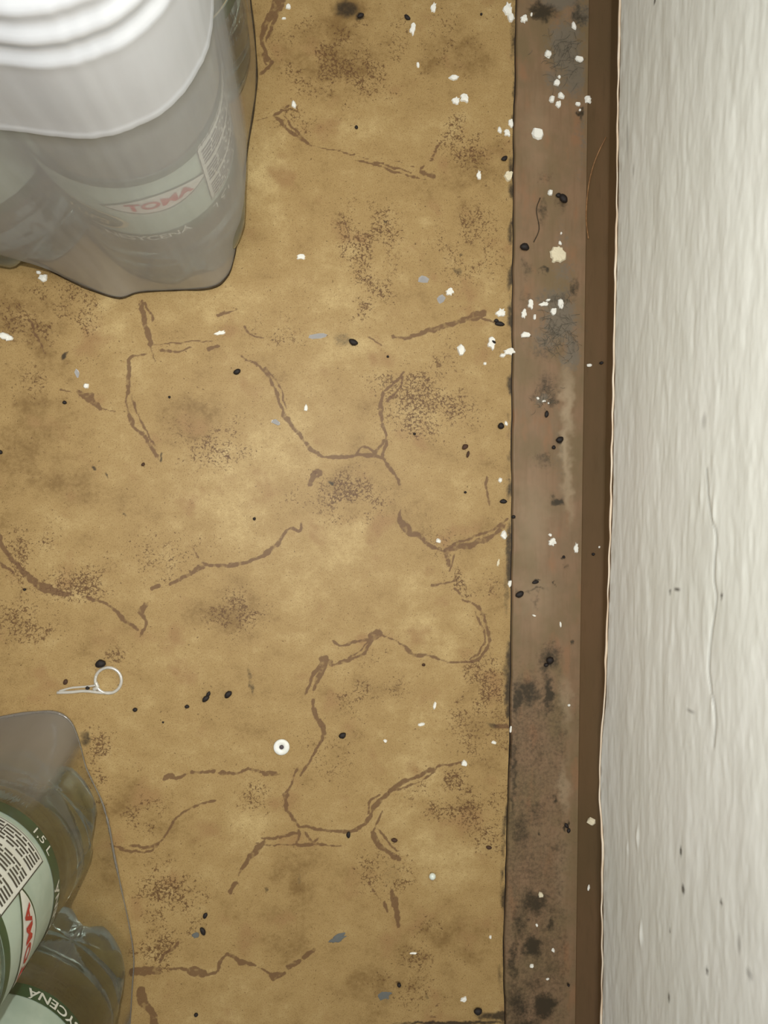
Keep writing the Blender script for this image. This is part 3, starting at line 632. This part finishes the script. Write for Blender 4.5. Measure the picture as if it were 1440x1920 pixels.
# ------------------------------------------------------------------ small litter
rnd = random.Random(12)
def flake(seed, flat):
    r = random.Random(seed); bm = bmesh.new()
    n = r.randint(7, 9)
    for i in range(n):
        a = 2 * math.pi * i / n + r.uniform(-.25, .25); q = r.uniform(.62, 1.05)
        for lev in (0, 1):
            s = q * (1 if lev == 0 else r.uniform(.55, .9))
            bm.verts.new((s * math.cos(a), s * math.sin(a), lev * flat * r.uniform(.7, 1.2)))
    bmesh.ops.convex_hull(bm, input=bm.verts); 
    loose = [q for q in bm.verts if not q.link_faces]
    bmesh.ops.delete(bm, geom=loose, context='VERTS')
    me = bpy.data.meshes.new('flake'); bm.to_mesh(me); bm.free(); return me
def jag(seed, n, flat, depth):
    r = random.Random(seed); v = [(0, 0, flat * 1.15)]; f = []
    for i in range(n):
        a = 2 * math.pi * i / n; q = r.uniform(1 - depth, 1.0)
        v.append((.86 * q * math.cos(a), .86 * q * math.sin(a), flat * r.uniform(.7, 1))); v.append((q * math.cos(a), q * math.sin(a), 0))
    for i in range(n):
        j = (i + 1) % n; f.append((0, 1+2*i, 1+2*j)); f.append((1+2*i, 2+2*i, 2+2*j, 1+2*j))
    return mesh('flake', v, f, False)
def pellet(seed):
    r = random.Random(seed); bm = bmesh.new(); bmesh.ops.create_icosphere(bm, subdivisions=2, radius=1)
    k = r.uniform(-.25, .25)
    for q in bm.verts:
        x, y, z = q.co; s = 1 - .25 * abs(x) ** 3 + r.uniform(-.07, .07)
        q.co = (x, y * s + k * x * x, z * s + 1.0)
    me = bpy.data.meshes.new('pellet'); bm.to_mesh(me); bm.free(); return smooth(me)
M_CRUMB = noisy('white_crumb', srgb(238, 236, 226), srgb(222, 220, 208), 500, .7, .2, .3)
M_CREAMC = noisy('cream_crumb', srgb(226, 216, 188), srgb(208, 196, 164), 500, .7, .2, .3)
M_PALE = film_mat('clear_flake', .45, .6, srgb(240, 240, 240), .2, .2)
M_DROP = noisy('black_dropping', srgb(24, 19, 17), srgb(36, 28, 24), 700, .55, .35, .4)
M_BROWN = noisy('brown_speck', srgb(60, 40, 28), srgb(78, 54, 36), 700, .6, .3, .4)
FL = [flake(s, .42) for s in range(6)] + [jag(s, 15, .4, .45) for s in (40, 41, 42, 43)]
PE = [pellet(s) for s in range(6)]
for q in FL: q.materials.append(M_CRUMB)
for q in PE: q.materials.append(M_DROP)
def surf(px, py):
    """where a pixel lands: vinyl, strip or skirting"""
    e = interp(EDGE, py); ft = 1103 - 26 * py / 1920
    if px < e - 1: x, y = P(px, py); return (x, y, 0.0), 'vinyl', 0
    if px < ft - 3: x, y = P(px, py, STRIP_Z); return (x, y, STRIP_Z + .0002), 'strip', 0
    x, y, z = skirt_hit(px, py); return (x - .0002, y, z + .0002), 'skirting', 1
def put(me, name, px, py, w_, h_, th, label, cat, group, ang=0.0, mat=None):
    (x, y, z), where, slope = surf(px, py)
    if mat:
        key = me.name + mat.name
        me2 = bpy.data.meshes.get(key)
        if not me2: me2 = me.copy(); me2.name = key; me2.materials.clear(); me2.materials.append(mat)
        me = me2
    o = link(name, me); o.location = (x, y, z)
    o.scale = (w_ / 2 * MM, h_ / 2 * MM, th * MM)
    o.rotation_euler = (0, -math.pi / 4 if slope else 0, ang)
    tag(o, label, cat, group); return o
MARKS = [(405,1305,60,'in a short row of droppings'),(445,698,50,'at the end of a curved printed line'),(642,1378,40,'inside a printed stone loop'),(871,845,40,'with a dark brown smear'),(895,1885,50,'in the dark corner of vinyl'),(653,1564,40,'on a curved printed line'),(763,35,30,'touching a white crumb'),(676,31,40,'on a brown stain'),(866,1431,40,'at the end of a printed line'),(945,300,40,'at the end of a forked printed line'),(925,620,70,'beside a heap of crumbs'),(1016,24,40,'on black grime'),(940,940,50,'above a forked printed line'),(975,1110,50,'beside dark smears'),(955,25,45,'touching another crumb'),(528,1400,110,'beside the white washer'),(204,1275,130,'beside the clear loop tag'),(810,1641,110,'beside the pale bead'),(634,1759,120,'beside the blue-grey lint scrap'),(1045,477,60,'beside the largest cream flake'),
 (1040,600,66,'in the cluster by the grey fluff'),(1062,110,70,'among the grey fluff near skirting'),(1047,190,40,'in the tight knot of crumbs'),(1018,750,40,'by the small dust tuft'),(1120,340,110,'beside the brown fibre strand'),(863,188,60,'near a branching printed line'),(120,600,170,'below the frosted wrap'),(520,80,110,'beside the frosted wrap'),(835,555,70,'beside translucent shreds'),(620,635,70,'beside a translucent shred'),(1024,1884,60,'on the blackened patch'),(1028,1280,80,'on a black grime streak'),(998,1775,70,'on a dark stain'),(375,1745,60,'beside small grey lint scrap'),(180,1440,120,'near the clear wrap')]
def where_words(x, y):
    best = None
    for a, b, r, t in MARKS:
        d = math.hypot(x - a, y - b) / r
        if d < 1 and (best is None or d < best[0]): best = (d, t)
    return ' ' + best[1] if best else ''
def look_words(w_, h_):
    big, sm = max(w_, h_), min(w_, h_)
    return ('tiny' if big < 8.5 else 'small' if big < 14 else 'larger' if big < 21 else 'big') + (' elongated' if big / sm > 1.75 else ' stubby' if big / sm > 1.25 else ' round')
WL = {'vinyl': ('%s white crumb on tan vinyl', 'white crumbs on the vinyl'),
      'strip': ('%s white crumb on brown floor strip', 'white crumbs on the brown strip'),
      'skirting': ('%s white crumb on slanted brown skirting', 'white crumbs on the skirting'),
      'edge': ('%s white crumb along the vinyl edge', 'white crumbs along the vinyl edge')}
WHITE = [(952,17,20,26),(957,33,16,20),(982,36,16,17),(996,28,6,9),(1076,49,10,17),(1028,103,14,20),(1087,112,18,14),(1048,145,7,8),(1044,156,14,15),(1034,187,15,17),(1052,180,14,15),(1047,196,14,16),(1084,196,11,10),(1103,188,17,18),(1087,207,5,6),(958,231,12,20),(937,244,9,14),(951,250,14,16),(1009,252,24,28),(954,330,20,24),(898,328,10,19),(1031,362,14,14),
 (1050,456,7,9),(1052,438,4,7),(939,586,22,17),(995,571,13,22),(982,588,12,20),(1002,595,8,13),(1020,570,22,9),(1028,563,10,6),(1052,570,12,25),(1038,584,15,17),(986,628,22,13),(922,644,18,28),(955,659,26,15),(943,667,12,10),(1106,685,11,8),(1008,747,7,6),(1020,752,9,5),(1028,756,5,5),(949,794,7,10),
 (938,901,8,12),(1035,1016,18,17),(1031,1003,8,7),(1080,1027,10,21),(1124,1026,5,5),(945,1003,13,18),(956,1094,9,16),(1051,1171,4,14),(1001,1154,9,4),(934,1055,6,16),(957,1368,6,15),(926,1392,10,7),(1110,1541,17,18),(1067,1322,6,6),(1104,1664,5,13),(1014,1677,11,12),(919,1757,7,7),(1037,1781,7,8),(997,1811,8,9),(1027,1835,7,5),(1006,1734,6,6),
 (541,13,11,12),(532,35,12,5),(813,14,12,20),(774,55,13,27),(784,122,6,14),(850,146,22,12),(855,189,17,15),(871,185,20,19),(551,196,9,16),(82,521,20,16),(73,511,9,8),(7,630,26,14),(18,634,16,12),(161,724,14,11),(413,624,24,8),(565,482,20,12),(843,547,18,16),(864,656,18,24),(574,765,8,15),(909,682,9,7),(822,1014,10,10),(815,1324,6,18),(791,1358,14,8),(722,1389,8,7),(871,1431,13,13),(870,1873,16,11),(775,1787,14,4)]
for i, (x, y, w_, h_) in enumerate(WHITE):
    where = surf(x, y)[1]
    if abs(x - interp(EDGE, y)) < 34 and where != 'skirting': where = 'edge'
    lb, gr = WL[where]; lb = lb % look_words(w_, h_) + where_words(x, y); big = max(w_, h_)
    me = FL[i % 6] if big < 16 else FL[(6 + i % 4) if rnd.random() < .6 else i % 6]
    if (x, y) in ((954, 330), (934, 1055), (1110, 1541), (1014, 1677)): mt = M_CREAMC
    else: mt = None
    ang = rnd.uniform(-.25, .25)
    put(me, 'white_crumb', x, y, w_ * 1.12, h_ * 1.12, min(14, .5 * min(w_, h_) + 2.0), lb, 'crumb', gr, ang, mt)
put(jag(77, 26, .35, .3), 'plaster_flake', 1045, 477, 38, 40, 12, 'largest cream plaster flake with jagged rim on the brown strip', 'plaster flake', None, .2, M_CREAMC)
for (x, y, w_, h_, a, sw) in [(794, 524, 24, 17, .2, 'lying on its own'), (827, 562, 16, 24, -.5, 'touching a white crumb'), (598, 630, 40, 14, .15, 'beside a stain and black dropping'), (144, 700, 10, 20, .1, 'above a brown printed blob'), (518, 792, 22, 12, -.4, 'beside a curved printed line')]:
    o = put(FL[i % 6], 'clear_plastic_flake', x, y, w_, h_, 2.5, 'pale translucent plastic shred on tan vinyl ' + sw, 'plastic shred', 'translucent shreds on the vinyl', a, M_PALE); i += 1
DL = {'vinyl': ('%s black dropping on tan vinyl', 'black droppings on the vinyl'),
      'strip': ('%s black dropping on brown floor strip', 'black droppings on the brown strip'),
      'skirting': ('%s dark speck on slanted brown skirting', 'dark specks on the skirting'),
      'edge': ('%s black dropping along the vinyl edge', 'black droppings along the vinyl edge')}
BLACK = [(1054,375,20,14,-.9),(1046,368,12,9,-.2),(945,299,14,9,.5),(982,465,19,14,-.2),(936,608,20,9,-.1),(1129,681,9,6,0),(1024,777,14,8,1.4),(938,799,13,13,0),(1048,825,16,12,.4),(1037,839,8,8,0),(943,940,15,9,0),(962,969,8,7,0),(973,1114,18,12,.5),(1003,1091,14,7,.2),(1114,1039,7,6,0),(1056,1044,6,6,0),(1029,1237,16,14,1.0),(1023,1246,10,8,.3),(1061,1547,12,7,-1.),(1065,1556,10,7,1.2),
 (763,35,14,8,-.6),(676,31,14,8,.5),(668,240,7,7,0),(902,28,5,5,0),(445,698,15,10,.5),(122,755,8,7,0),(318,745,5,5,0),(2,848,8,8,0),(190,1243,20,15,.2),(477,973,6,6,0),(269,871,8,6,.8),(47,1105,6,5,0),(662,643,19,12,-.4),(727,669,5,5,0),(871,838,14,10,.6),(877,852,14,6,1.3),(777,814,6,5,0),(872,923,6,5,0),(642,1378,15,11,.4),(794,1246,7,6,0),(653,1564,13,8,1.5),(739,1574,13,8,-.2),(916,1588,12,7,-.2),(748,1845,8,8,0),(895,1893,17,13,.1),
 (385,1715,12,8,1.1),(381,1744,17,9,-1.1),(368,1901,8,7,0),(124,1278,11,8,1.2),(386,1309,16,10,.7),(391,1301,12,7,1.),(428,1301,17,11,.8),(351,1324,9,7,0),(254,1330,9,8,0),(306,1354,4,4,0),(165,1289,8,7,0),(1065,1846,5,5,0),(930,602,10,7,0),(925,642,5,9,1)]
for i, (x, y, w_, h_, a) in enumerate(BLACK):
    where = surf(x, y)[1]
    if abs(x - interp(EDGE, y)) < 34 and where != 'skirting': where = 'edge'
    lb, gr = DL[where]; lb = lb % look_words(w_, h_) + where_words(x, y)
    mt = M_BROWN if (x, y) in ((871,838),(877,852),(739,1574),(916,1588),(794,1246),(269,871),(124,1278)) else None
    put(PE[i % 6], 'dropping', x, y, w_, h_, h_ * .45, lb, 'dropping', gr, a, mt)
# white eyelet ring
def torus(name, R, r, sq=1.0, n=40, m_=10):
    v = []; f = []
    for i in range(n):
        a = 2 * math.pi * i / n
        for j in range(m_):
            b = 2 * math.pi * j / m_; v.append(((R + r * math.cos(b)) * math.cos(a), (R + r * math.cos(b)) * math.sin(a), r * sq * (1 + math.sin(b))))
    for i in range(n):
        for j in range(m_): f.append((i*m_+j, ((i+1) % n)*m_+j, ((i+1) % n)*m_+(j+1) % m_, i*m_+(j+1) % m_))
    return mesh(name, v, f)
x, y = P(528, 1400)
e = bpy.data.objects.new('washer', None); C.objects.link(e); e.location = (x, y, .0001); e.empty_display_size = .01
tag(e, 'small round white plastic washer with dark hole on the vinyl', 'washer')
link('ring', torus('washer_ring', 9.5 * MM, 5.6 * MM, .5), noisy('white_plastic', srgb(236, 236, 228), srgb(224, 224, 214), 300, .4, .5), e)
link('core', lathe('washer_core', [(0, .0004), (4.4 * MM, .0004), (4.4 * MM, .0009), (0, .0011)], 20), noisy('dark_core', srgb(84, 76, 80), srgb(70, 62, 66), 400, .5), e)
# white bead
x, y = P(810, 1641)
bd = link('bead', lathe('bead', [(0, 0), (.0012, .0002), (.0019, .0009), (.0021, .0018), (.0017, .0028), (.0009, .0034), (0, .0036)], 24), noisy('pearl_bead', srgb(226, 232, 220), srgb(208, 216, 204), 200, .25, .6))
bd.location = (x, y, 0); tag(bd, 'tiny round pale bead lying on the tan vinyl', 'bead')
# clear loop tag: ring with two-strand tail
def tube(name, pts, rads, m_=8, sq=1.0):
    v = []; f = []; n = len(pts)
    for i, p in enumerate(pts):
        a = np.array(pts[max(0, i-1)]); b = np.array(pts[min(n-1, i+1)]); d = b - a; d = d / (np.linalg.norm(d) + 1e-9)
        s = np.array([-d[1], d[0], 0]); s = s / (np.linalg.norm(s) + 1e-9); u_ = np.cross(d, s)
        for j in range(m_):
            q = 2 * math.pi * j / m_; o = np.array(p) + rads[i] * (math.cos(q) * s + sq * math.sin(q) * u_); v.append(tuple(o))
    for i in range(n - 1):
        for j in range(m_): f.append((i*m_+j, i*m_+(j+1) % m_, (i+1)*m_+(j+1) % m_, (i+1)*m_+j))
    f.append(tuple(range(m_))[::-1]); f.append(tuple(range((n-1)*m_, n*m_)))
    return mesh(name, v, f)
def floor_pts(pl, z): return [(*P(a, b), z) for a, b in spline(pl, 5)]
e = bpy.data.objects.new('plastic_loop_tag', None); C.objects.link(e); e.location = (0, 0, 0); e.empty_display_size = .01
tag(e, 'clear plastic loop tag with a ring and narrow tail on the vinyl', 'loop tag')
M_CLEARP = film_mat('milky_clear_plastic', .62, .7, srgb(236, 232, 220), .2, .25)
rp = [(204 + 24 * math.cos(a) * 1.02, 1275 + 24 * math.sin(a)) for a in np.linspace(math.radians(200), math.radians(-215), 26)]
pl = floor_pts(rp, .0010); link('ring', tube('tag_ring', pl, [.0009] * len(pl)), M_CLEARP, e)
pl = floor_pts([(182, 1284), (160, 1287), (135, 1289), (112, 1295)], .0008); link('strand', tube('tag_strand', pl, [.0006] * len(pl)), M_CLEARP, e)
pl = floor_pts([(212, 1298), (190, 1298), (160, 1295), (135, 1297), (108, 1298)], .0009); link('strand', tube('tag_strand', pl, [.0009] * len(pl)), M_CLEARP, e)
pl = floor_pts([(180, 1278), (184, 1288), (176, 1292)], .0010); link('knot', tube('tag_knot', pl, [.0011] * len(pl)), M_CLEARP, e)
hz_fix = [o for o in bpy.data.objects if o.parent == e]
# blue-grey lint scraps
M_LINT = noisy('grey_lint', srgb(116, 116, 110), srgb(92, 94, 92), 500, .9, .1, .5)
put(jag(91, 18, .3, .5), 'lint_scrap', 634, 1759, 40, 18, 4, 'flat blue-grey lint scrap on the vinyl beside a printed dashed line', 'lint', None, .35, M_LINT)
put(jag(92, 12, .3, .4), 'lint_scrap', 367, 1754, 17, 13, 4, 'small grey lint scrap beside two black droppings on the vinyl', 'lint', None, .2, M_LINT)
put(jag(93, 16, .3, .5), 'lint_scrap', 722, 1866, 30, 22, 1.2, 'faint flat grey lint scrap pressed on the vinyl', 'lint', None, .2, M_LINT)
# brown hair against the skirting
hp = [(1137, 258), (1124, 284), (1113, 312), (1105, 345), (1101, 380), (1100, 415), (1104, 448)]
pl = [(s_[0] - .0005, s_[1], s_[2] + .0006) for s_ in (skirt_hit(a, b) for a, b in spline(hp, 5))]
h_ = link('hair_strand', tube('hair_strand', pl, [.0004] * len(pl), 6), noisy('brown_fibre', srgb(150, 112, 72), srgb(120, 86, 52), 300, .5)); tag(h_, 'curved brown fibre strand leaning against the skirting', 'fibre')
hp = [(1012, 372), (1005, 395), (1010, 430), (1000, 455)]
pl = [(*P(a, b), STRIP_Z + .0004) for a, b in spline(hp, 5)]
h_ = link('hair_strand', tube('hair_strand', pl, [.0003] * len(pl), 6), noisy('dark_fibre', srgb(70, 58, 40), srgb(56, 46, 32), 300, .6)); tag(h_, 'thin dark hair lying on the brown floor strip', 'fibre')
# dust fluff tufts on the strip
M_DUST = noisy('grey_dust_fluff', srgb(118, 112, 98), srgb(92, 88, 76), 700, .95, .05)
def tuft(px, py, n, spread, label):
    r = random.Random(px * 7 + py); v = []; f = []
    for q in range(n):
        a = r.uniform(0, 6.28); cx, cy = px + r.gauss(0, spread * .45), py + r.gauss(0, spread * .55); L = r.uniform(.25, .6) * spread; b = r.uniform(-1, 1)
        pl = [(*P(cx + L * (t - .5) * math.cos(a + b * t), cy + L * (t - .5) * math.sin(a + b * t)), STRIP_Z + .0004 + .0012 * math.sin(math.pi * t) * r.random()) for t in (0, .25, .5, .75, 1)]
        rad = .00010; base = len(v)
        for i, p in enumerate(pl):
            for j in range(3): v.append((p[0] + rad * math.cos(j * 2.094), p[1] + rad * math.sin(j * 2.094), p[2] + rad * (j - 1)))
        for i in range(4):
            for j in range(3): f.append((base+3*i+j, base+3*i+(j+1) % 3, base+3*i+3+(j+1) % 3, base+3*i+3+j))
    o = link('dust_fluff', mesh('dust_fluff', v, f), M_DUST); tag(o, label, 'dust', kind='stuff')
tuft(1062, 110, 70, 46, 'grey dust fluff with white crumbs on the strip near the skirting')
tuft(1045, 625, 90, 48, 'grey dust fluff below a row of white crumbs on the strip')
tuft(1018, 748, 30, 26, 'small tuft of grey dust with tiny pale grains on the strip')
for o in hz_fix:
    n = len(o.data.vertices); attr(o.data, 'haze', [np.full(n, .8)] * 3)
for me in bpy.data.meshes:
    if me.name.startswith('flake') and 'clear_flake' in me.name: attr(me, 'haze', [np.full(len(me.vertices), .5)] * 3)
